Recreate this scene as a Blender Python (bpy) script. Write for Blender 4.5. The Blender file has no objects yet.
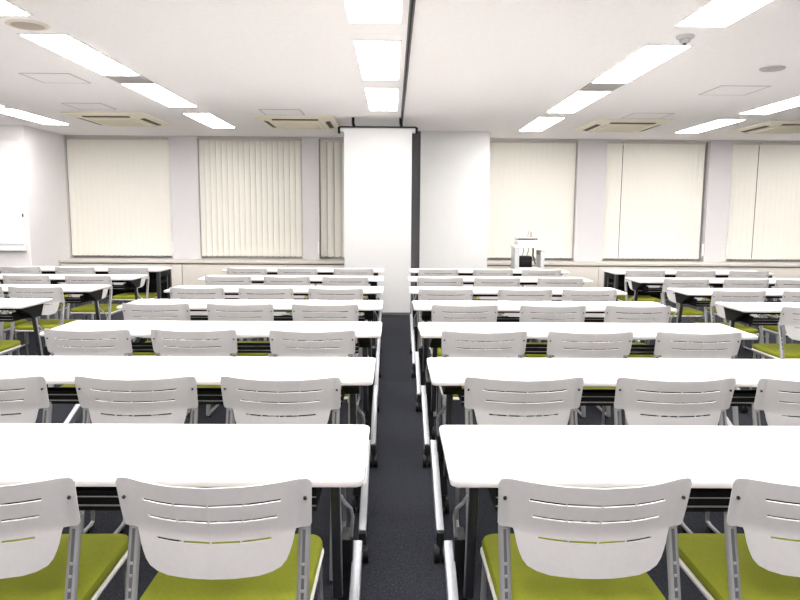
import bpy, bmesh, math, random
from mathutils import Vector, Matrix
random.seed(4)
S = bpy.context.scene
COL = S.collection

# ------------------------------------------------------------------ camera, world, exposure
CAM_H = 1.347
PITCH, YAW, ROLL = math.radians(7.13), math.radians(0.60), math.radians(0.38)
F_PX = 680.0
cam_data = bpy.data.cameras.new('camera')
cam_data.sensor_fit = 'HORIZONTAL'
cam_data.sensor_width = 36.0
cam_data.lens = 36.0 * F_PX / 800.0
cam_data.clip_start = 0.05
cam = bpy.data.objects.new('camera', cam_data)
COL.objects.link(cam)
fwd = Vector((math.sin(YAW) * math.cos(PITCH), math.cos(YAW) * math.cos(PITCH), -math.sin(PITCH)))
right0 = fwd.cross(Vector((0, 0, 1))).normalized()
up0 = right0.cross(fwd).normalized()
right = right0 * math.cos(ROLL) + up0 * math.sin(ROLL)
up = up0 * math.cos(ROLL) - right0 * math.sin(ROLL)
m = Matrix((right, up, -fwd)).transposed().to_4x4()
m.translation = Vector((0, 0, CAM_H))
cam.matrix_world = m
S.camera = cam

world = bpy.data.worlds.new('night_outside')
world.use_nodes = True
world.node_tree.nodes['Background'].inputs[0].default_value = (0.02, 0.03, 0.05, 1)
world.node_tree.nodes['Background'].inputs[1].default_value = 0.3
S.world = world
S.view_settings.view_transform = 'Standard'
S.view_settings.look = 'None'
S.view_settings.gamma = 1.0
S.view_settings.exposure = 1.95
LAMP = 7.5          # emission of the ceiling light diffusers

# ------------------------------------------------------------------ materials
def mat(name, col, rough=0.5, metal=0.0, vary=0.04, scale=30.0, bump=0.0, bscale=200.0, spec=0.5):
    M = bpy.data.materials.new(name)
    M.use_nodes = True
    nt = M.node_tree
    b = nt.nodes['Principled BSDF']
    b.inputs['Roughness'].default_value = rough
    b.inputs['Metallic'].default_value = metal
    b.inputs['Specular IOR Level'].default_value = spec
    tc = nt.nodes.new('ShaderNodeTexCoord')
    nz = nt.nodes.new('ShaderNodeTexNoise')
    nz.inputs['Scale'].default_value = scale
    nz.inputs['Detail'].default_value = 3
    nt.links.new(tc.outputs['Object'], nz.inputs['Vector'])
    rp = nt.nodes.new('ShaderNodeValToRGB')
    rp.color_ramp.elements[0].position = 0.3
    rp.color_ramp.elements[1].position = 0.7
    rp.color_ramp.elements[0].color = tuple(max(0, c * (1 - vary)) for c in col) + (1,)
    rp.color_ramp.elements[1].color = tuple(min(1, c * (1 + vary)) for c in col) + (1,)
    nt.links.new(nz.outputs['Fac'], rp.inputs['Fac'])
    nt.links.new(rp.outputs['Color'], b.inputs['Base Color'])
    if bump:
        n2 = nt.nodes.new('ShaderNodeTexNoise')
        n2.inputs['Scale'].default_value = bscale
        nt.links.new(tc.outputs['Object'], n2.inputs['Vector'])
        bp = nt.nodes.new('ShaderNodeBump')
        bp.inputs['Strength'].default_value = bump
        bp.inputs['Distance'].default_value = 0.002
        nt.links.new(n2.outputs['Fac'], bp.inputs['Height'])
        nt.links.new(bp.outputs['Normal'], b.inputs['Normal'])
    return M

def emit(name, col, strength):
    M = bpy.data.materials.new(name)
    M.use_nodes = True
    nt = M.node_tree
    nt.nodes.clear()
    o = nt.nodes.new('ShaderNodeOutputMaterial')
    e = nt.nodes.new('ShaderNodeEmission')
    e.inputs[0].default_value = col + (1,)
    e.inputs[1].default_value = strength
    nt.links.new(e.outputs[0], o.inputs[0])
    return M

def carpet_mat():
    M = mat('carpet_grey', (0.0175, 0.019, 0.0245), 0.95, vary=0.35, scale=90, bump=0.8, bscale=350, spec=0.1)
    nt = M.node_tree
    b = nt.nodes['Principled BSDF']
    ramp = [n for n in nt.nodes if n.type == 'VALTORGB'][0]
    tc = [n for n in nt.nodes if n.type == 'TEX_COORD'][0]
    fl = nt.nodes.new('ShaderNodeTexNoise')
    fl.inputs['Scale'].default_value = 260
    fl.inputs['Detail'].default_value = 2
    mp = nt.nodes.new('ShaderNodeMapping')
    mp.inputs['Scale'].default_value = (1, 0.6, 1)
    nt.links.new(tc.outputs['Object'], mp.inputs[0])
    nt.links.new(mp.outputs[0], fl.inputs['Vector'])
    r2 = nt.nodes.new('ShaderNodeValToRGB')
    r2.color_ramp.elements[0].position = 0.58
    r2.color_ramp.elements[1].position = 0.72
    nt.links.new(fl.outputs['Fac'], r2.inputs['Fac'])
    mx = nt.nodes.new('ShaderNodeMix')
    mx.data_type = 'RGBA'
    nt.links.new(r2.outputs['Color'], mx.inputs['Factor'])
    nt.links.new(ramp.outputs['Color'], mx.inputs['A'])
    mx.inputs['B'].default_value = (0.075, 0.08, 0.092, 1)
    nt.links.new(mx.outputs['Result'], b.inputs['Base Color'])
    return M

M = {
    'carpet': carpet_mat(),
    'ceiling': mat('ceiling_board', (0.96, 0.932, 0.922), 0.9, vary=0.02, scale=25, bump=0.3, bscale=120, spec=0.2),
    'wall': mat('wall_paint', (0.80, 0.78, 0.785), 0.85, vary=0.01, scale=8, bump=0.1, bscale=150, spec=0.2),
    'pier': mat('wall_paint_dimmed', (0.66, 0.645, 0.655), 0.85, vary=0.01, scale=8, bump=0.1, bscale=150, spec=0.2),  # wall paint, colour darkened to offset strong lamp light on the window wall
    'column': mat('column_paint', (0.76, 0.76, 0.75), 0.85, vary=0.01, scale=8, spec=0.2),
    'darkstrip': mat('dark_grey_felt', (0.10, 0.10, 0.105), 0.8, vary=0.08, scale=40),
    'blind': mat('blind_fabric_cream', (0.82, 0.80, 0.73), 0.9, vary=0.015, scale=60, spec=0.1),
    'cabinet': mat('cabinet_cream', (0.62, 0.585, 0.53), 0.55, vary=0.01, scale=10),
    'gap': mat('shadow_gap_brown', (0.22, 0.20, 0.17), 0.8),
    'desktop': mat('desktop_white_laminate', (0.84, 0.825, 0.815), 0.38, vary=0.01, scale=40),
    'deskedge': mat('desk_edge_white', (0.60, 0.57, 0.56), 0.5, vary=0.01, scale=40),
    'black': mat('black_plastic', (0.006, 0.006, 0.007), 0.55, vary=0.2, scale=60, spec=0.25),
    'blackmetal': mat('black_coated_steel', (0.005, 0.005, 0.006), 0.55, vary=0.15, scale=60, spec=0.2),
    'postgrey': mat('dark_grey_steel', (0.05, 0.052, 0.06), 0.4, metal=0.5, vary=0.08, scale=40),
    'silver': mat('silver_coated_steel', (0.35, 0.36, 0.385), 0.42, metal=0.35, vary=0.04, scale=60),
    'wire': mat('bright_steel_wire', (0.75, 0.75, 0.76), 0.3, metal=0.7, vary=0.04),
    'shell': mat('chair_grey_plastic', (0.52, 0.507, 0.508), 0.5, vary=0.02, scale=80, bump=0.08, bscale=900),
    'tube': mat('chair_grey_steel', (0.27, 0.27, 0.275), 0.38, metal=0.45, vary=0.04, scale=60),
    'groove': mat('chair_groove_dark', (0.06, 0.06, 0.065), 0.6),
    'screw': mat('screw_dark', (0.05, 0.045, 0.045), 0.5, metal=0.5),
    'pan': mat('seat_pan_white', (0.74, 0.73, 0.71), 0.5, vary=0.02),
    'seat': mat('green_upholstery', (0.23, 0.25, 0.022), 0.9, vary=0.06, scale=120, bump=0.5, bscale=700, spec=0.15),
    'lightframe': mat('light_trim_white', (0.85, 0.84, 0.83), 0.5),
    'diffuser': emit('lit_diffuser', (1.0, 0.965, 0.94), LAMP),
    'vent': mat('vent_grey', (0.42, 0.40, 0.39), 0.6, vary=0.05),
    'ventdark': mat('vent_grey_deep', (0.26, 0.25, 0.245), 0.7),
    'ac': mat('aircon_ivory', (0.90, 0.845, 0.68), 0.5, vary=0.015),
    'acslot': mat('aircon_slot_brown', (0.085, 0.065, 0.035), 0.7),
    'acslot2': mat('aircon_grille_tan', (0.78, 0.72, 0.56), 0.6),
    'line': mat('hatch_trim_grey', (0.50, 0.47, 0.46), 0.6),
    'speaker': mat('speaker_mesh_taupe', (0.50, 0.43, 0.37), 0.8, vary=0.08, scale=300),
    'speakrim': mat('speaker_rim_cream', (0.80, 0.73, 0.60), 0.5),
    'white': mat('white_plastic', (0.84, 0.84, 0.84), 0.4, vary=0.01),
    'screen': mat('screen_fabric_white', (0.58, 0.58, 0.58), 0.85, vary=0.008, scale=10, spec=0.15),
    'alu': mat('aluminium_grey', (0.58, 0.59, 0.60), 0.4, metal=0.4, vary=0.03),
    'track': mat('track_dark_grey', (0.12, 0.12, 0.125), 0.5, metal=0.3, vary=0.05),
    'board': mat('whiteboard_enamel', (0.93, 0.93, 0.93), 0.2, vary=0.004),
    'glass': mat('night_window_glass', (0.04, 0.042, 0.045), 0.08),
    'winframe': mat('window_frame_grey', (0.55, 0.53, 0.50), 0.5, metal=0.3),
    'redpen': mat('marker_brown_red', (0.40, 0.16, 0.10), 0.5),
    'door': mat('door_grey', (0.55, 0.54, 0.53), 0.5),
}

# ------------------------------------------------------------------ mesh helpers
class MB:
    def __init__(s):
        s.bm = bmesh.new()
    def box(s, x0, x1, y0, y1, z0, z1, bev=0.0, seg=2):
        r = bmesh.ops.create_cube(s.bm, size=1.0)
        vs = r['verts']
        for v in vs:
            v.co = Vector((x0 + (v.co.x + .5) * (x1 - x0), y0 + (v.co.y + .5) * (y1 - y0), z0 + (v.co.z + .5) * (z1 - z0)))
        if bev:
            es = list({e for v in vs for e in v.link_edges})
            bmesh.ops.bevel(s.bm, geom=es, offset=bev, segments=seg, affect='EDGES', profile=0.5)
        return s
    def beam(s, p, q, w, h, upv=(0, 0, 1), bev=0.0):
        p, q = Vector(p), Vector(q)
        d = (q - p)
        L = d.length
        d.normalize()
        sx = d.cross(Vector(upv)).normalized()
        sz = sx.cross(d).normalized()
        r = bmesh.ops.create_cube(s.bm, size=1.0)
        for v in r['verts']:
            c = v.co.copy()
            v.co = p + d * ((c.y + .5) * L) + sx * (c.x * w) + sz * (c.z * h)
        if bev:
            es = list({e for v in r['verts'] for e in v.link_edges})
            bmesh.ops.bevel(s.bm, geom=es, offset=bev, segments=2, affect='EDGES', profile=0.5)
        return s
    def tube(s, pts, r, n=8, sx=1.0, sy=1.0):
        pts = [Vector(p) for p in pts]
        rings = []
        t0 = (pts[1] - pts[0]).normalized()
        ref = Vector((1, 0, 0)) if abs(t0.x) < 0.9 else Vector((0, 1, 0))
        a = (ref - t0 * ref.dot(t0)).normalized()
        for i, p in enumerate(pts):
            if i == 0: t = t0
            elif i == len(pts) - 1: t = (pts[-1] - pts[-2]).normalized()
            else: t = ((pts[i] - pts[i-1]).normalized() + (pts[i+1] - pts[i]).normalized()).normalized()
            a = (a - t * a.dot(t)).normalized()
            b = t.cross(a)
            rings.append([s.bm.verts.new(p + a * (r * sx * math.cos(2*math.pi*k/n)) + b * (r * sy * math.sin(2*math.pi*k/n))) for k in range(n)])
        for i in range(len(rings) - 1):
            for k in range(n):
                s.bm.faces.new((rings[i][k], rings[i][(k+1) % n], rings[i+1][(k+1) % n], rings[i+1][k]))
        s.bm.faces.new(rings[0][::-1])
        s.bm.faces.new(rings[-1])
        return s
    def cyl(s, p, q, r, n=16):
        return s.tube([p, q], r, n)
    def lathe(s, prof, c=(0, 0, 0), n=32):
        rings = []
        for (r, z) in prof:
            rings.append([s.bm.verts.new((c[0] + r * math.cos(2*math.pi*k/n), c[1] + r * math.sin(2*math.pi*k/n), c[2] + z)) for k in range(n)])
        for i in range(len(rings) - 1):
            for k in range(n):
                s.bm.faces.new((rings[i][k], rings[i][(k+1) % n], rings[i+1][(k+1) % n], rings[i+1][k]))
        s.bm.faces.new(rings[0][::-1])
        s.bm.faces.new(rings[-1])
        return s
    def slab(s, x0, x1, y0, y1, z0, z1, rc=0.02, e=0.005, dome=0.0, seg=5):
        """rounded-corner slab with softened rims, optional domed top"""
        def ring(inset, z):
            out = []
            r = max(rc - inset, 0.001)
            for (cx, cy, a0) in ((x1 - rc, y1 - rc, 0), (x0 + rc, y1 - rc, 90), (x0 + rc, y0 + rc, 180), (x1 - rc, y0 + rc, 270)):
                for k in range(seg + 1):
                    a = math.radians(a0 + 90 * k / seg)
                    out.append(s.bm.verts.new((cx + r * math.cos(a), cy + r * math.sin(a), z)))
            return out
        prof = [(e, z0), (e * .3, z0 + e * .3), (0, z0 + e), (0, z1 - e), (e * .3, z1 - e * .3), (e, z1)]
        if dome:
            prof += [(e + .03, z1 + dome * .55), (e + .08, z1 + dome * .9), (e + .13, z1 + dome)]
        rs = []
        for i, z in prof:
            if i > rc - 0.001:
                # shrink whole outline instead of the corner radius
                base = ring(rc - 0.002, z)
                k = i - rc + 0.002
                cx, cy = (x0 + x1) / 2, (y0 + y1) / 2
                for v in base:
                    v.co.x = cx + (v.co.x - cx) * max(.05, 1 - k / ((x1 - x0) / 2 - rc))
                    v.co.y = cy + (v.co.y - cy) * max(.05, 1 - k / ((y1 - y0) / 2 - rc))
                rs.append(base)
            else:
                rs.append(ring(i, z))
        n = len(rs[0])
        for i in range(len(rs) - 1):
            for k in range(n):
                s.bm.faces.new((rs[i][k], rs[i][(k+1) % n], rs[i+1][(k+1) % n], rs[i+1][k]))
        s.bm.faces.new(rs[0][::-1])
        s.bm.faces.new(rs[-1])
        return s
    def build(s, name, material, parent=None, smooth=True, ang=35, recalc=True):
        if recalc:
            bmesh.ops.recalc_face_normals(s.bm, faces=s.bm.faces)
        me = bpy.data.meshes.new(name)
        s.bm.to_mesh(me)
        s.bm.free()
        me.materials.append(material)
        if smooth:
            for p in me.polygons: p.use_smooth = True
            me.set_sharp_from_angle(angle=math.radians(ang))
        o = bpy.data.objects.new(name, me)
        COL.objects.link(o)
        if parent is not None: o.parent = parent
        return o

def empty(name, loc=(0, 0, 0), rz=0.0):
    o = bpy.data.objects.new(name, None)
    o.empty_display_size = 0.1
    o.location = loc
    o.rotation_euler = (0, 0, rz)
    COL.objects.link(o)
    return o

def tag(o, label, cat, group=None, kind=None):
    o['label'] = label
    o['category'] = cat
    if group: o['group'] = group
    if kind: o['kind'] = kind
    return o

def struct(mb, name, material, parent=None, **k):
    o = mb.build(name, material, parent, **k)
    if parent is None: o['kind'] = 'structure'
    return o

def copy_tree(o, parent=None):
    c = o.copy()
    COL.objects.link(c)
    c.parent = parent
    for ch in list(o.children):
        copy_tree(ch, c)
    return c

# ------------------------------------------------------------------ the room
CEIL = 2.60
XL, XR, YB, YF = -6.7, 8.7, -3.2, 11.6
struct(MB().box(XL - .1, XR + .1, YB - .1, YF + .1, -.12, 0), 'floor', M['carpet'], smooth=False)
struct(MB().box(XL - .1, XR + .1, YB - .1, YF + .1, CEIL, CEIL + .12), 'ceiling', M['ceiling'], smooth=False)
struct(MB().box(XL - .1, XL, YB, YF, 0, CEIL), 'wall_left', M['wall'], smooth=False)
struct(MB().box(XR, XR + .1, YB, YF, 0, CEIL), 'wall_right', M['wall'], smooth=False)
struct(MB().box(XL - .1, XR + .1, YB - .1, YB, 0, CEIL), 'wall_rear', M['wall'], smooth=False)

OPEN = [(-5.36, -3.66), (-3.20, -1.50), (-1.22, -.50), (1.455, 3.02), (3.50, 5.20), (5.57, 7.35)]
PIER_Y = 11.33
SILL, LINT = 0.60, 2.575
w = MB()
xs = [XL] + [v for o in OPEN for v in o] + [XR]
for i in range(0, len(xs), 2):
    w.box(xs[i], xs[i+1], PIER_Y, YF, 0, CEIL)
for a, b in OPEN:
    w.box(a, b, PIER_Y, YF, 0, SILL)
    w.box(a, b, PIER_Y, YF, LINT, CEIL)
struct(w, 'wall_front', M['pier'], smooth=False)
for i, (a, b) in enumerate(OPEN):
    g = struct(MB().box(a + .04, b - .04, 11.54, 11.56, SILL + .04, LINT - .04), 'window_%d' % (i + 1), M['glass'], smooth=False)
    f = MB()
    f.box(a, a + .05, 11.51, 11.58, SILL, LINT).box(b - .05, b, 11.51, 11.58, SILL, LINT)
    f.box(a + .05, b - .05, 11.51, 11.58, SILL, SILL + .05).box(a + .05, b - .05, 11.51, 11.58, LINT - .05, LINT)
    f.box((a + b) / 2 - .02, (a + b) / 2 + .02, 11.52, 11.57, SILL + .05, LINT - .05)
    f.build('window_frame', M['winframe'], g, smooth=False)

# the corner block on the left that carries the whiteboard, the white column by the screen
struct(MB().box(XL, -5.36, 10.12, PIER_Y, 0, CEIL), 'wall_corner', M['wall'], smooth=False)
struct(MB().box(.405, 1.445, 10.43, PIER_Y, 0, CEIL).box(-.50, .27, 10.48, PIER_Y, 0, CEIL), 'wall_column', M['column'], smooth=False)
struct(MB().box(.27, .405, 10.46, PIER_Y, 0, CEIL), 'trim_1', M['darkstrip'], smooth=False)
struct(MB().box(.405, 1.445, 10.42, 10.43, 0, .06).box(-.50, .27, 10.47, 10.48, 0, .06), 'baseboard_column', M['darkstrip'], smooth=False)
struct(MB().box(XL, -5.36, 10.11, 10.12, 0, .06), 'baseboard_corner', M['darkstrip'], smooth=False)

# door in the rear wall behind the camera, out of view but it closes the room
d = struct(MB().box(-4.6, -3.7, YB, YB + .03, 0, 2.05), 'door_1', M['door'], smooth=False)
MB().cyl((-3.8, YB + .03, 1.0), (-3.8, YB + .08, 1.0), .012).cyl((-3.8, YB + .075, 1.0), (-3.92, YB + .075, 1.0), .01).build('door_handle', M['alu'], d)

# ------------------------------------------------------------------ cabinets under the windows
def cabinet(x0, x1, joints, label):
    root = empty('window_cabinet', ((x0 + x1) / 2, 11.14, 0))
    tag(root, label, 'cabinet', 'low cabinets under the windows')
    ox = (x0 + x1) / 2
    def L(mb):
        bmesh.ops.translate(mb.bm, verts=mb.bm.verts, vec=(-ox, -11.14, 0))
        return mb
    L(MB().box(x0, x1, 10.94, 11.325, .555, .598, .004)).build('top', M['cabinet'], root)
    L(MB().box(x0 + .01, x1 - .01, 10.985, 11.325, .06, .555)).build('carcass', M['gap'], root, smooth=False)
    L(MB().box(x0 + .01, x1 - .01, 11.0, 11.325, 0, .06)).build('plinth', M['darkstrip'], root, smooth=False)
    e = [x0] + joints + [x1]
    for a, b in zip(e[:-1], e[1:]):
        L(MB().box(a + .004, b - .004, 10.962, 10.985, .065, .535, .002)).build('front_panel', M['cabinet'], root)
cabinet(-5.355, -.505, [-3.40, -1.70], 'long cream cabinet under the windows left of the white roller screen')
cabinet(1.455, XR - .005, [3.33, 5.05, 6.8], 'long cream cabinet under the windows right of the white column')

# ------------------------------------------------------------------ vertical blinds
def blind(x0, x1, tilt, pitch, label, cord='right', y=11.40):
    n = max(2, round((x1 - x0) / pitch))
    p = (x1 - x0) / n
    root = empty('vertical_blind', ((x0 + x1) / 2, y, 0))
    tag(root, label, 'blind', 'vertical blinds over the windows')
    W = x1 - x0
    sl = MB()
    for i in range(n):
        cx = -W / 2 + (i + .5) * p
        hw = p * .54
        t = math.radians(tilt + random.uniform(-1.0, 1.0))
        dx, dy = hw * math.cos(t), hw * math.sin(t)
        # shallow S-curved louvre, real thickness
        prev = None
        N = 4
        fr, bk = [], []
        for k in range(N + 1):
            s_ = -1 + 2 * k / N
            bulge = .004 * (1 - s_ * s_)
            px = cx + dx * s_ - math.sin(t) * bulge * -1
            py = dy * s_ - math.cos(t) * bulge
            fr.append([sl.bm.verts.new((px, py, z)) for z in (.645, 2.535)])
            bk.append([sl.bm.verts.new((px + .0008 * math.sin(t), py + .0012, z)) for z in (.645, 2.535)])
        for k in range(N):
            sl.bm.faces.new((fr[k][0], fr[k+1][0], fr[k+1][1], fr[k][1]))
            sl.bm.faces.new((bk[k+1][0], bk[k][0], bk[k][1], bk[k+1][1]))
            sl.bm.faces.new((fr[k+1][0], fr[k][0], bk[k][0], bk[k+1][0]))
            sl.bm.faces.new((fr[k][1], fr[k+1][1], bk[k+1][1], bk[k][1]))
        for k in (0, N):
            sl.bm.faces.new((fr[k][0], fr[k][1], bk[k][1], bk[k][0]))
    sl.build('slats', M['blind'], root, ang=60)
    MB().box(-W / 2, W / 2, -.02, .025, 2.535, 2.574, .003).build('headrail', M['cabinet'], root)
    ch = MB()
    ch.cyl((-W / 2 + .02, -.0, .648), (W / 2 - .02, -.0, .648), .0025, 6)
    ch.build('bottom_chain', M['gap'], root)
    if cord:
        cx = W / 2 + .025 if cord == 'right' else -W / 2 - .03
        MB().cyl((cx, -.085, .90), (cx, -.085, 2.53), .002, 6).beam((cx, -.086, 2.53), (W / 2 - .03 if cord == 'right' else -W / 2 + .03, -.0, 2.55), .004, .006).build('control_cord', M['white'], root)
        MB().tube([(cx, -.085, .70), (cx, -.085, .73), (cx, -.085, .86), (cx, -.085, .90)], .017, 10).build('cord_weight', M['white'], root)
    return root
blind(-5.345, -3.67, 4, .088, 'closed cream vertical blind on the leftmost window beside the whiteboard corner')
blind(-3.19, -1.52, 19, .092, 'cream vertical blind with slats turned open, second window from the whiteboard', None)
blind(-1.205, -.505, 17, .118, 'narrow strip of cream vertical blind with open slats just left of roller screen', 'left')
blind(1.475, 3.005, 4, .088, 'closed cream vertical blind behind the equipment cart')
blind(3.51, 3.775, 4, .088, 'narrow cream blind section on the window right of the equipment cart', None)
blind(3.79, 5.14, 4, .085, 'wide closed cream blind on the middle right window, next to a narrow section')
blind(5.60, 6.03, 4, .088, 'narrow cream blind section on the rightmost window', 'left')
blind(6.045, 7.34, 4, .085, 'wide closed cream blind on the rightmost window, cut off by picture edge', None)

# ------------------------------------------------------------------ roller screen
def screen():
    y = 9.05
    root = empty('roller_screen', (-.21, y, 0))
    tag(root, 'tall white roller screen pulled down to the carpet at the end of the aisle', 'screen')
    MB().cyl((-.485, 0, 2.435), (.49, 0, 2.435), .034, 20).build('roller_tube', M['alu'], root)
    for sx in (-1, 1):
        b = MB()
        x = -.50 if sx < 0 else .505
        b.tube([(x - .016, 0, 2.435), (x + .016, 0, 2.435)], .043, 20)
        b.build('end_bracket', M['black'], root)
    MB().box(-.50, .505, -.012, .03, 2.468, 2.487, .003).build('mounting_rail', M['black'], root)
    MB().box(-.435, .445, -.037, -.034, .05, 2.452).build('fabric', M['screen'], root, smooth=False)
    MB().box(-.437, .447, -.047, -.024, .012, .052, .004).build('bottom_bar', M['darkstrip'], root)
    for x in (-.32, .30):
        MB().tube([(x, .01, 2.60), (x, .01, 2.53), (x + .01, .01, 2.487)], .018, 10).build('ceiling_hanger', M['black'], root)
screen()

# ceiling track for the movable partition
t = empty('ceiling_track', (.105, 3.2, CEIL))
tag(t, 'dark ceiling track running above the centre aisle towards the roller screen', 'track')
MB().box(-.017, -.007, -6.3, 7.0, -.022, 0).box(.007, .017, -6.3, 7.0, -.022, 0).build('rail_lips', M['track'], t, smooth=False)
MB().box(-.007, .007, -6.3, 7.0, -.006, 0).build('rail_slot', M['black'], t, smooth=False)

# ------------------------------------------------------------------ whiteboard on the corner block
wb = empty('whiteboard', (-6.03, 10.12, 0))
tag(wb, 'white wall board with a pen tray at the left edge of the picture', 'whiteboard')
MB().box(-.64, .60, -.022, -.002, .86, 2.36).build('writing_surface', M['board'], wb, smooth=False)
f = MB()
f.box(.60, .63, -.03, -.002, .84, 2.38, .003).box(-.66, -.64, -.03, -.002, .84, 2.38, .003).box(-.64, .60, -.03, -.002, 2.36, 2.38, .003).box(-.64, .60, -.03, -.002, .82, .86, .003)
f.build('frame', M['lightframe'], wb)
MB().box(-.64, .60, -.034, -.022, .86, .895, .002).build('bottom_rail', M['alu'], wb)
MB().box(-.6, .62, -.10, -.002, .79, .815, .004).box(-.6, .62, -.10, -.092, .815, .83, .002).build('pen_tray', M['white'], wb)
MB().box(.595, .612, -.042, -.03, 1.28, 1.33, .003).build('clip', M['black'], wb)

# ------------------------------------------------------------------ ceiling lights
LX = {'far left': -4.79, 'left': -2.485, 'centre': -.125, 'right': 2.02, 'far right': 4.37}
proto_light = None
def light(x, y0, y1, label, wd=.34):
    global proto_light
    if proto_light is None:
        root = empty('ceiling_light')
        MB().box(-.5 * .36, -.5 * .32, -.71, .71, -.006, 0, .002).box(.5 * .32, .5 * .36, -.71, .71, -.006, 0, .002)\
            .box(-.16, .16, -.71, -.69, -.006, 0, .002).box(-.16, .16, .69, .71, -.006, 0, .002).build('frame', M['lightframe'], root)
        MB().box(-.16, .16, -.69, .69, -.011, -.002, .003).build('diffuser', M['diffuser'], root)
        proto_light = root
        c = root
    else:
        c = copy_tree(proto_light)
    c.location = (x, (y0 + y1) / 2, CEIL)
    tag(c, label, 'ceiling light', 'lit ceiling lights')
    return c
SEG = {'far left': [(6.96, 8.36), (8.56, 9.96)],
       'left': [(3.15, 4.55), (5.03, 6.42), (6.84, 8.25), (8.79, 10.2)],
       'centre': [(3.24, 4.64), (5.12, 6.52), (6.98, 8.4)],
       'right': [(3.25, 4.65), (5.17, 6.57), (7.05, 8.44), (8.9, 10.3)],
       'far right': [(7.05, 8.45), (8.95, 10.35)]}
PLACE = {
 ('left', 0): 'lit long ceiling light cut off at the top left corner, before the round speaker',
 ('left', 1): 'lit long ceiling light between the round speaker and the grey vent',
 ('left', 2): 'lit ceiling light just beyond the grey vent in the left run',
 ('left', 3): 'small lit ceiling light between the two ivory air conditioners, far end of left run',
 ('centre', 0): 'lit ceiling light nearest the camera in the run above the aisle, cut at top',
 ('centre', 1): 'middle lit ceiling light in the run above the aisle beside the dark track',
 ('centre', 2): 'smallest lit ceiling light above the aisle, nearest the roller screen',
 ('right', 0): 'lit ceiling light at top right, in front of the smoke detector',
 ('right', 1): 'long lit ceiling light between the smoke detector and the square grey vent',
 ('right', 2): 'lit ceiling light just beyond the grey vent in the right run',
 ('right', 3): 'smallest lit ceiling light of the right run, nearest the window wall',
 ('far left', 0): 'lit ceiling light at the left picture edge, mostly cut off',
 ('far left', 1): 'lit ceiling light in the far left run near the whiteboard corner',
 ('far right', 0): 'lit ceiling light at right picture edge beneath the square hatch outline',
 ('far right', 1): 'lit ceiling light between the two ivory air conditioners on the right',
}
for k, segs in SEG.items():
    for i, (a, b) in enumerate(segs):
        light(LX[k], a, b, PLACE[(k, i)])
# the same runs continue over the near half of the room, behind the camera
for k in LX:
    for (a, b) in ((1.38, 2.78), (-.45, .95), (-2.3, -.9)):
        light(LX[k], a, b, 'lit ceiling light in the near half of the room, above or behind the camera')
for k in ('far left', 'far right'):
    for (a, b) in ((3.25, 4.65), (5.1, 6.5)):
        light(LX[k], a, b, 'lit ceiling light over the outer desks, outside the picture')
for (a, b) in ((1.38, 2.78), (3.25, 4.65), (5.1, 6.5), (7.0, 8.4), (8.95, 10.35)):
    light(6.72, a, b, 'lit ceiling light along the far right side, outside the picture')

# ------------------------------------------------------------------ ceiling fittings
def vent(x, y, lx, ly, label):
    r = empty('ceiling_vent', (x, y, CEIL))
    tag(r, label, 'vent', 'grey ceiling vents')
    MB().box(-lx/2, lx/2, -ly/2, ly/2, -.004, 0).build('backing', M['ventdark'], r, smooth=False)
    f = MB()
    t_ = .02
    f.box(-lx/2, -lx/2 + t_, -ly/2, ly/2, -.012, -.004).box(lx/2 - t_, lx/2, -ly/2, ly/2, -.012, -.004)
    f.box(-lx/2 + t_, lx/2 - t_, -ly/2, -ly/2 + t_, -.012, -.004).box(-lx/2 + t_, lx/2 - t_, ly/2 - t_, ly/2, -.012, -.004)
    f.build('frame', M['vent'], r, smooth=False)
    g = MB()
    n = 9
    for i in range(n):
        yy = -ly/2 + t_ + (ly - 2 * t_) * (i + .5) / n
        g.beam((-lx/2 + t_, yy, -.008), (lx/2 - t_, yy, -.008), .012, .003, (0, .5, 1))
    g.build('grille', M['vent'], r, smooth=False)
vent(-2.485, 6.63, .33, .32, 'square grey ceiling vent between two lights of the left run')
vent(2.02, 6.80, .33, .36, 'square grey ceiling vent between two lights of the right run')

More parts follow.
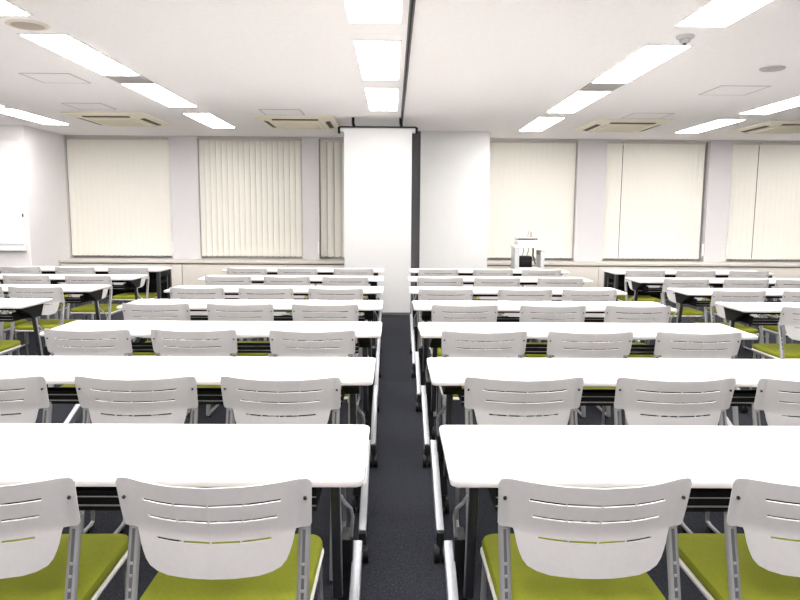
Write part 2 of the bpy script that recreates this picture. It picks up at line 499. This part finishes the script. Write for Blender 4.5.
proto_ac = None
def aircon(x, y, rz, label):
    global proto_ac
    if proto_ac is None:
        r = empty('ceiling_air_conditioner')
        b = MB()
        # chamfered shallow panel
        rings = []
        for (h, z) in ((.60, 0), (.60, -.012), (.585, -.022), (.42, -.045)):
            rings.append([b.bm.verts.new((h * sx * .86, h * sy, z)) for sx, sy in ((-1, -1), (1, -1), (1, 1), (-1, 1))])
        for i in range(3):
            for k in range(4):
                b.bm.faces.new((rings[i][k], rings[i][(k+1) % 4], rings[i+1][(k+1) % 4], rings[i+1][k]))
        b.bm.faces.new(rings[0][::-1]); b.bm.faces.new(rings[-1])
        b.build('panel', M['ac'], r, smooth=False)
        for k in range(4):
            s_ = MB()
            hx, hy, ex = (.50, .385, .27) if k % 2 else (.43, .46, .30)
            if k == 0: s_.beam((-ex, -.475, -.0375), (ex, -.475, -.0375), .06, .006, (0, .14, 1))
            if k == 2: s_.beam((-ex, .475, -.0375), (ex, .475, -.0375), .06, .006, (0, -.14, 1))
            if k == 1: s_.beam((.405, -.33, -.0375), (.405, .33, -.0375), .06, .0061, (-.16, 0, 1))
            if k == 3: s_.beam((-.405, -.33, -.0375), (-.405, .33, -.0375), .06, .0061, (.16, 0, 1))
            s_.build('air_outlet', M['acslot'], r, smooth=False)
        MB().slab(-.30, .30, -.36, .36, -.056, -.045, .02, .003).build('intake_cover', M['ac'], r)
        g = MB()
        for i in range(11):
            yy = -.30 + .06 * i
            g.box(-.26, .26, yy - .006, yy + .006, -.0585, -.055)
        g.build('intake_grille', M['acslot2'], r, smooth=False)
        proto_ac = r
        c = r
    else:
        c = copy_tree(proto_ac)
    c.location = (x, y, CEIL)
    c.rotation_euler.z = rz
    tag(c, label, 'air conditioner', 'ivory ceiling air conditioners')
aircon(-3.66, 9.38, 0, 'leftmost ivory ceiling air conditioner, above the closed blind by the corner')
aircon(-1.28, 9.52, 0, 'ivory ceiling air conditioner just left of the roller screen')
aircon(3.14, 9.60, 0, 'ivory ceiling air conditioner above the middle right window')
aircon(5.42, 9.62, 0, 'rightmost ivory ceiling air conditioner, at the right picture edge')

def hatch(x, y, lx, ly, label):
    r = empty('ceiling_hatch', (x, y, CEIL))
    tag(r, label, 'hatch', 'ceiling access hatches')
    f = MB()
    t_ = .012
    f.box(-lx/2, -lx/2 + t_, -ly/2, ly/2, -.004, 0).box(lx/2 - t_, lx/2, -ly/2, ly/2, -.004, 0)
    f.box(-lx/2 + t_, lx/2 - t_, -ly/2, -ly/2 + t_, -.004, 0).box(-lx/2 + t_, lx/2 - t_, ly/2 - t_, ly/2, -.004, 0)
    f.build('trim', M['line'], r, smooth=False)
    MB().box(-lx/2 + t_, lx/2 - t_, -ly/2 + t_, ly/2 - t_, -.003, 0).build('cover', M['ceiling'], r, smooth=False)
hatch(-3.17, 6.62, .46, .46, 'square hatch outline in the ceiling left of the left light run')
hatch(-3.60, 8.30, .46, .46, 'faint square hatch outline in front of the leftmost air conditioner')
hatch(-1.38, 8.65, .50, .46, 'square hatch outline in front of the air conditioner left of the screen')
hatch(3.38, 6.95, .48, .50, 'square hatch outline in the ceiling at the right picture edge')
hatch(3.17, 8.70, .50, .46, 'square hatch outline behind which sits the middle right air conditioner')

sp = empty('ceiling_speaker', (-2.46, 4.78, CEIL))
tag(sp, 'round ceiling speaker with cream rim and taupe grille', 'speaker')
MB().lathe([(.105, -.012), (.125, -.012), (.135, -.004), (.135, 0)], n=40).build('rim', M['speakrim'], sp)
MB().lathe([(.02, -.019), (.07, -.018), (.104, -.0125), (.104, -.006)], n=40).build('grille', M['speaker'], sp)

sd = empty('smoke_detector', (2.03, 4.92, CEIL))
tag(sd, 'small white smoke detector with dark dots on the ceiling', 'smoke detector')
MB().lathe([(.062, 0), (.062, -.012), (.055, -.02)], n=28).build('base', M['alu'], sd)
MB().lathe([(.038, -.02), (.036, -.04), (.022, -.05)], n=24).build('sensor_head', M['vent'], sd)
MB().lathe([(.012, -.05), (.012, -.058), (.006, -.06)], n=12).build('sensor_tip', M['screw'], sd)
rd = MB().lathe([(.10, 0), (.10, -.008), (.09, -.014), (.02, -.016)], n=36).build('ceiling_disc', M['line'])
rd.location = (3.20, 5.92, CEIL)
tag(rd, 'flat round grey cover on the ceiling at upper right', 'cover')
for (x, y, lb) in ((-2.47, 9.0, 'tiny white sprinkler head hanging below the far light of the left run'),
                   (4.36, 8.72, 'tiny white sprinkler head hanging beside the far light on the right')):
    s_ = MB().lathe([(.02, 0), (.02, -.006), (.007, -.008), (.007, -.035), (.014, -.037), (.014, -.04)], n=14).build('sprinkler_head', M['white'])
    s_.location = (x, y + (0 if x > 0 else -.44), CEIL)
    tag(s_, lb, 'sprinkler', 'ceiling sprinkler heads')

# ------------------------------------------------------------------ equipment cart in front of the windows
ct = empty('equipment_cart', (1.98, 10.0, 0))
ct.scale.x = .92
tag(ct, 'small white equipment cart standing in front of the closed blind by the column', 'cart')
MB().box(-.235, -.165, -.16, .16, .10, .885, .006).build('side_panel', M['alu'], ct)
MB().box(.175, .235, -.16, .16, .10, .83, .006).build('side_panel', M['alu'], ct)
MB().box(.17, .24, -.15, .15, .78, .84, .004).build('control_box', M['vent'], ct)
MB().slab(-.25, .25, -.19, .19, .885, .915, .02, .004).build('top_board', M['white'], ct)
MB().box(-.165, .175, -.16, .16, .555, .60, .003).build('shelf', M['white'], ct)
MB().box(-.165, .175, -.16, .16, .12, .15, .003).build('base_shelf', M['white'], ct)
for sx in (-.2, .205):
    for sy in (-.13, .13):
        MB().cyl((sx - .012, sy, .03), (sx + .012, sy, .03), .03, 14).cyl((sx, sy, .05), (sx, sy, .10), .008, 8).build('caster', M['black'], ct)
cb = MB()
cb.tube([(.08, -.02, .885), (.08, -.03, .82), (.07, -.05, .775), (.10, -.05, .69), (.12, -.04, .64)], .014, 8)
cb.tube([(-.08, .0, .885), (-.07, -.02, .83), (-.09, -.02, .77)], .006, 6)
cb.tube([(.005, .0, .885), (.005, -.02, .83), (-.02, -.02, .77)], .006, 6)
cb.build('cables', M['darkstrip'], ct)
db = MB().box(-.145, .04, -.14, .10, .60, .76, .008).box(-.14, .035, -.146, -.14, .62, .70, .002).build('black_device', M['black'])
db.location = (1.98, 10.0, 0.001)
tag(db, 'black boxy device on the middle shelf of the white cart', 'device')
tr = empty('projector_unit', (1.955, 10.0, .915))
tag(tr, 'low white unit with dark vents on top of the equipment cart', 'projector')
MB().slab(-.15, .14, -.13, .13, .0, .085, .03, .01).build('body', M['white'], tr)
MB().box(-.155, .145, -.135, .135, .035, .042, .002).build('seam', M['vent'], tr)
v = MB()
for i in range(9):
    v.box(-.135 + .031 * i, -.115 + .031 * i, -.138, -.128, .088, .108)
v.box(-.15, .14, -.13, .13, .085, .09)
v.build('vent_row', M['darkstrip'], tr, smooth=False)
MB().slab(-.16, .10, -.13, .13, .108, .122, .03, .004).build('lid', M['white'], tr)
pg = MB().tube([(0, 0, 0), (.014, 0, .06), (.02, 0, .085)], .013, 10).build('pen_stand', M['alu'])
pg.location = (1.965, 9.97, 1.037)
tag(pg, 'short grey leaning stick on top of the white unit on the cart', 'stick')
pr = MB().lathe([(.018, 0), (.018, .006), (.008, .01), (.008, .06), (.004, .075)], n=12).build('marker_pen', M['redpen'])
pr.location = (2.015, 9.97, 1.037)
tag(pr, 'small brown red upright marker beside the grey stick on the cart', 'marker')

# ------------------------------------------------------------------ desks
HW = .90
def make_desk():
    r = empty('folding_desk')
    tt = MB().slab(-HW, HW, -.22, .22, .7015, .72, .024, .005).build('tabletop', M['desktop'], r)
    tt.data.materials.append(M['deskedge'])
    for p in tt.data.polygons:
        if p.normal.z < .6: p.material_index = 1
    MB().box(-.80, .80, .03, .08, .655, .7016, .004).build('cross_beam', M['blackmetal'], r)
    sh = MB()
    sh.box(-.77, .77, -.11, .05, .597, .603)
    sh.box(-.77, .77, -.115, -.11, .597, .648).box(-.77, .77, .045, .05, .603, .622)
    sh.box(-.775, -.77, -.115, .05, .597, .66).box(.77, .775, -.115, .05, .597, .66)
    shelf = sh.build('book_shelf', M['blackmetal'], r, smooth=False)
    rail = MB().cyl((-.775, -.1175, .612), (.775, -.1175, .612), .0025, 8).cyl((-.775, -.1175, .635), (.775, -.1175, .635), .002, 8)
    rail.build('shelf_rail', M['tube'], shelf)
    for sx in (-1, 1):
        # hinge bracket under the top
        b = MB()
        vs = []
        for x in (sx * .775, sx * .835):
            vs.append([b.bm.verts.new((x, y, z)) for (y, z) in ((-.16, .7017), (.205, .7017), (.17, .64), (.15, .60), (.04, .60), (-.01, .64))])
        n = len(vs[0])
        for k in range(n):
            b.bm.faces.new((vs[0][k], vs[0][(k+1) % n], vs[1][(k+1) % n], vs[1][k]))
        b.bm.faces.new(vs[0][::-1]); b.bm.faces.new(vs[1])
        b.build('hinge_bracket', M['black'], r, smooth=False)
        # post from the hinge down to the foot
        MB().beam((sx * .803, .105, .66), (sx * .803, .188, .19), .028, .040, (0, 1, 0), .006).build('leg_post', M['postgrey'], r)
        MB().beam((sx * .8155, .105, .64), (sx * .8155, .185, .19), .006, .02, (0, 1, 0), .001).build('leg_rod', M['silver'], r)
        # silver foot bar, low at the user side and rising to the far joint
        ft = MB().beam((sx * .859, -.20, .10), (sx * .859, .29, .30), .030, .045, (0, 0, 1), .003)
        ft.build('foot_bar', M['silver'], r)
        MB().box(min(sx * .847, sx * .811), max(sx * .847, sx * .811), .205, .295, .255, .36, .004).build('joint_block', M['black'], r)
        MB().beam((sx * .828, .25, .26), (sx * .815, .215, .085), .03, .03, (0, 1, 0), .003).build('rear_strut', M['black'], r)
        MB().box(sx * .859 - .014, sx * .859 + .014, -.225, -.185, .055, .115, .004).build('foot_fitting', M['black'], r)
        for (cx, cy, hz) in ((sx * .859, -.225, .10), (sx * .815, .215, .10)):
            c = MB()
            c.cyl((cx - .024, cy, .032), (cx - .005, cy, .032), .032, 18).cyl((cx + .005, cy, .032), (cx + .024, cy, .032), .032, 18)
            c.cyl((cx - .006, cy, .032), (cx + .006, cy, .032), .008, 8)
            c.beam((cx, cy, .035), (cx, cy + .008, hz - .012), .016, .022, (0, 1, 0), .002)
            c.build('caster', M['black'], r)
        # bent bag hook wire
        MB().tube([(sx * .818, .135, .53), (sx * .826, .17, .495), (sx * .843, .205, .46), (sx * .848, .215, .43), (sx * .838, .235, .31), (sx * .832, .24, .295)], .0055, 8).build('bag_hook', M['wire'], r)
    return r

def make_straight_desk():
    """the older kind at the far end: square legs at the very corners, black modesty panel"""
    r = empty('straight_leg_desk')
    tt = MB().slab(-HW, HW, -.22, .22, .698, .72, .012, .004).build('tabletop', M['desktop'], r)
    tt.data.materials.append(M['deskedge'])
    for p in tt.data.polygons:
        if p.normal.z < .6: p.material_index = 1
    MB().box(-HW + .05, HW - .05, .155, .168, .36, .69, .002).build('modesty_panel', M['blackmetal'], r)
    MB().box(-HW + .04, HW - .04, -.12, .13, .56, .575).box(-HW + .04, HW - .04, -.12, -.115, .575, .60).build('book_shelf', M['blackmetal'], r, smooth=False)
    for sx in (-1, 1):
        for y in (-.185, .185):
            lg = MB().beam((sx * (HW - .03), y, .012), (sx * (HW - .03), y, .698), .035, .035, (0, 1, 0), .004).build('leg', M['postgrey'], r)
            MB().cyl((sx * (HW - .03), y, 0), (sx * (HW - .03), y, .014), .02, 14).build('leg_foot', M['black'], lg)
        MB().beam((sx * (HW - .03), -.17, .66), (sx * (HW - .03), .17, .66), .03, .05, (0, 0, 1), .003).build('side_rail', M['blackmetal'], r)
    return r

# ------------------------------------------------------------------ chairs
def make_chair():
    r = empty('meeting_chair')
    REC = math.radians(17)
    # backrest shell with three rows of pierced slots
    tcols = [0, .002, .0775, .0805, .118, .157]
    tc_ = sorted(set([-t_ for t_ in tcols if t_] + tcols))
    rows = [0.0, .005, .022, .0440, .0505, .070, .0875, .0940, .118, .135, .1440, .1505, .172, .192, .209, .223, .232, .237]
    slots = {3: 1.0, 6: .936, 10: .84}
    def half_w(v):
        if v <= .135: return .193 - .009 * v / .135
        pts_ = [(.135, .184), (.146, .181), (.172, .176), (.192, .170), (.209, .163), (.223, .152), (.232, .132), (.237, .104)]
        for (a, wa), (b_, wb_) in zip(pts_[:-1], pts_[1:]):
            if v <= b_: return wa + (wb_ - wa) * (v - a) / (b_ - a)
        return pts_[-1][1]
    def slot_s(v):
        k = [(0, 1.0), (.0471, 1.0), (.0905, .936), (.148, .84), (.237, .72)]
        for (a, wa), (b_, wb_) in zip(k[:-1], k[1:]):
            if v <= b_: return wa + (wb_ - wa) * (v - a) / (b_ - a)
        return .70
    earc = [.201, .212, .220, .224]
    def place(u, v):
        au = abs(u)
        f = .060 * (min(au, .193) / .193) ** 2 + max(0, au - .193) * .15
        f -= .006 * math.sin(math.pi * min(1, v / .237))
        vv = v
        ti, bi = (.014, .010) if au > .222 else ((.003, .002) if au > .216 else (0, 0))
        if ti: vv = ti + v / .135 * (.135 - ti - bi)
        y = -.262 + f
        if au > .194: u = u * (1 - .02 * v / .135)
        z = .752 - vv * math.cos(REC)
        # below the ears the shell runs straight down and flares slightly outwards
        return Vector((u, y + vv * math.sin(REC) + max(0, vv - .13) * -.36, z))
    bm = bmesh.new()
    G = []
    for v in rows:
        hw = half_w(v)
        us = [t_ * slot_s(v) * (min(1, hw / .18) if v > .155 else 1) for t_ in tc_]
        line = [bm.verts.new(place(-hw, v))] + [bm.verts.new(place(u, v)) for u in us] + [bm.verts.new(place(hw, v))]
        ears = None
        if v <= .135:
            ears = ([bm.verts.new(place(-e, v)) for e in earc], [bm.verts.new(place(e, v)) for e in earc])
        G.append((line, ears))
    for i in range(len(rows) - 1):
        L0, E0 = G[i]; L1, E1 = G[i+1]
        for k in range(len(L0) - 1):
            if i in slots and 1 <= k <= len(L0) - 3:
                w_ = abs(tc_[k] - tc_[k-1])
                if w_ > .01: continue          # pierced
            bm.faces.new((L0[k], L0[k+1], L1[k+1], L1[k]))
        if E0 and E1:
            for side in (0, 1):
                a0 = [L0[0 if side == 0 else -1]] + E0[side]
                a1 = [L1[0 if side == 0 else -1]] + E1[side]
                for k in range(len(a0) - 1):
                    bm.faces.new((a0[k], a0[k+1], a1[k+1], a1[k]))
    bmesh.ops.remove_doubles(bm, verts=bm.verts, dist=1e-5)
    bmesh.ops.dissolve_degenerate(bm, edges=bm.edges, dist=1e-6)
    bmesh.ops.recalc_face_normals(bm, faces=bm.faces)
    bmesh.ops.solidify(bm, geom=bm.faces[:], thickness=.004)
    mb = MB(); mb.bm.free(); mb.bm = bm
    mb.build('backrest', M['shell'], r, ang=17)
    # seat
    MB().slab(-.205, .205, -.185, .205, .392, .428, .045, .014, dome=.006).build('seat', M['seat'], r)
    MB().slab(-.209, .209, -.19, .209, .383, .394, .048, .003).build('seat_pan', M['pan'], r)
    for sx in (-1, 1):
        x = sx * .2005
        # rear post (flat oval) carrying the back, splayed backwards to the floor
        P = [Vector((x, -.145, .640)), Vector((x, -.150, .610)), Vector((sx * .2, -.193, .46)), Vector((sx * .203, -.300, .016))]
        po = MB().tube(P, .0145, 12, 1.0, .62)
        post = po.build('back_post', M['tube'], r)
        off = Vector((0, -.0092, .0014))
        MB().beam(P[1] + off, P[2] + off, .007, .002, (0, 1, 0)).build('post_groove', M['groove'], post)
        for q in (.5, .68, .88):
            c_ = P[1].lerp(P[2], q) + off
            MB().box(c_.x - .0035, c_.x + .0035, c_.y - .0022, c_.y, c_.z - .004, c_.z + .004, .001).build('post_rivet', M['silver'], post)
        # sled runner and front leg
        MB().tube([(sx * .203, -.300, .021), (sx * .203, -.285, .018), (sx * .203, .135, .018), (sx * .203, .158, .026), (sx * .203, .163, .05), (sx * .196, .145, .38)], .0085, 10).build('sled_leg', M['tube'], r)
        MB().beam((sx * .188, -.19, .372), (sx * .188, .17, .372), .016, .014, (0, 0, 1), .003).build('seat_rail', M['tube'], r)
        for y in (-.255, .115):
            MB().box(sx * .203 - .014, sx * .203 + .014, y - .022, y + .022, 0, .016, .004).build('glide', M['black'], r)
        u = sx * .197
        c_ = place(sx * .209, .052)
        n_ = Vector((sx * .15, -.95, -.27)).normalized()
        MB().cyl(c_ - n_ * .001, c_ + n_ * .0045, .0042, 10).build('screw', M['screw'], r)
    return r

ROW_BACK = [1.99, 2.965, 3.975, 5.005, 5.99, 7.01, 8.03]
ORD = ['front', 'second', 'third', 'fourth', 'fifth', 'sixth', 'seventh']
BLK = {'left': 'left of the aisle', 'right': 'right of the aisle', 'farleft': 'far left', 'farright': 'far right'}
DESK_X = {  # the end that borders the nearer aisle, per row
 'left': [-.067, -.074, -.062, -.072, -.083, -.095, -.108],
 'right': [.140, .150, .148, .144, .140, .154, .190],
 'farleft': [None, None, None, -2.50, -2.48, -2.52, -2.60],
 'farright': [None, None, None, 2.39, 2.43, 2.40, 2.49]}
CHAIR_X = {
 'left': [[-1.455, -.925, -.394], [-1.458, -.926, -.40], [-1.551, -1.004, -.408], [-1.544, -.993, -.438], [-1.547, -1.009, -.45], [-1.54, -.992, -.445], [-1.614, -1.039, -.431]],
 'right': [[.454, .985, 1.51], [.476, 1.035, 1.546], [.462, 1.002, 1.559], [.467, 1.042, 1.607], [.408, 1.045, 1.567], [.44, .976, 1.578], [.486, 1.079, 1.608]],
 'farleft': [[], [], [], [-3.90, -3.36, -2.822], [-3.85, -3.295, -2.815], [-4.0, -3.424, -2.845], [-4.045, -3.426, -2.862]],
 'farright': [[], [], [], [2.762, 3.31, 3.87], [2.754, 3.327, 3.88], [2.764, 3.333, 3.864], [2.741, 3.299, 3.879]]}
desk0, chair0 = make_desk(), make_chair()
used = [False, False]
for blk in ('left', 'right', 'farleft', 'farright'):
    for i in range(7):
        xe = DESK_X[blk][i]
        if xe is None: continue
        sgn = -1 if 'left' in blk else 1
        if i == 6 and 'far' in blk: dk = make_straight_desk() if blk == 'farleft' else copy_tree(straight0)
        elif used[0]: dk = copy_tree(desk0)
        else: dk = desk0; used[0] = True
        dk.location = (xe + sgn * HW, ROW_BACK[i] - .22, 0)
        if i == 6 and blk == 'farleft': straight0 = dk
        where = {'left': 'left block beside the centre aisle', 'right': 'right block beside the centre aisle',
                 'farleft': 'far left block', 'farright': 'far right block'}[blk]
        tag(dk, ('white desk with square grey corner legs in the %s row, %s' if dk.name.startswith('straight') else 'white folding desk with silver feet in the %s row, %s') % (ORD[i], where), 'desk', 'white desks in rows')
        n = len(CHAIR_X[blk][i])
        cxd = xe + sgn * HW
        for j, x in enumerate(CHAIR_X[blk][i]):
            x = min(max(x * 1.026, cxd - .615), cxd + .615)
            if used[1]: ch = copy_tree(chair0)
            else: ch = chair0; used[1] = True
            ch.location = (x, ROW_BACK[i] - .44 + .135 + random.uniform(-.008, .008), 0)
            ch.rotation_euler.z = math.radians(random.uniform(-1.2, 1.2))
            k = (n - 1 - j) if 'left' in blk else j      # counted from the inner end
            pos = ['inner end', 'middle', 'outer end'][k]
            where = {'left': 'left block beside aisle', 'right': 'right block beside aisle', 'farleft': 'far left block', 'farright': 'far right block'}[blk]
            tag(ch, 'grey backed green seat chair, %s of %s row, %s' % (pos, ORD[i], where), 'chair', 'grey chairs with green seats at the desks')
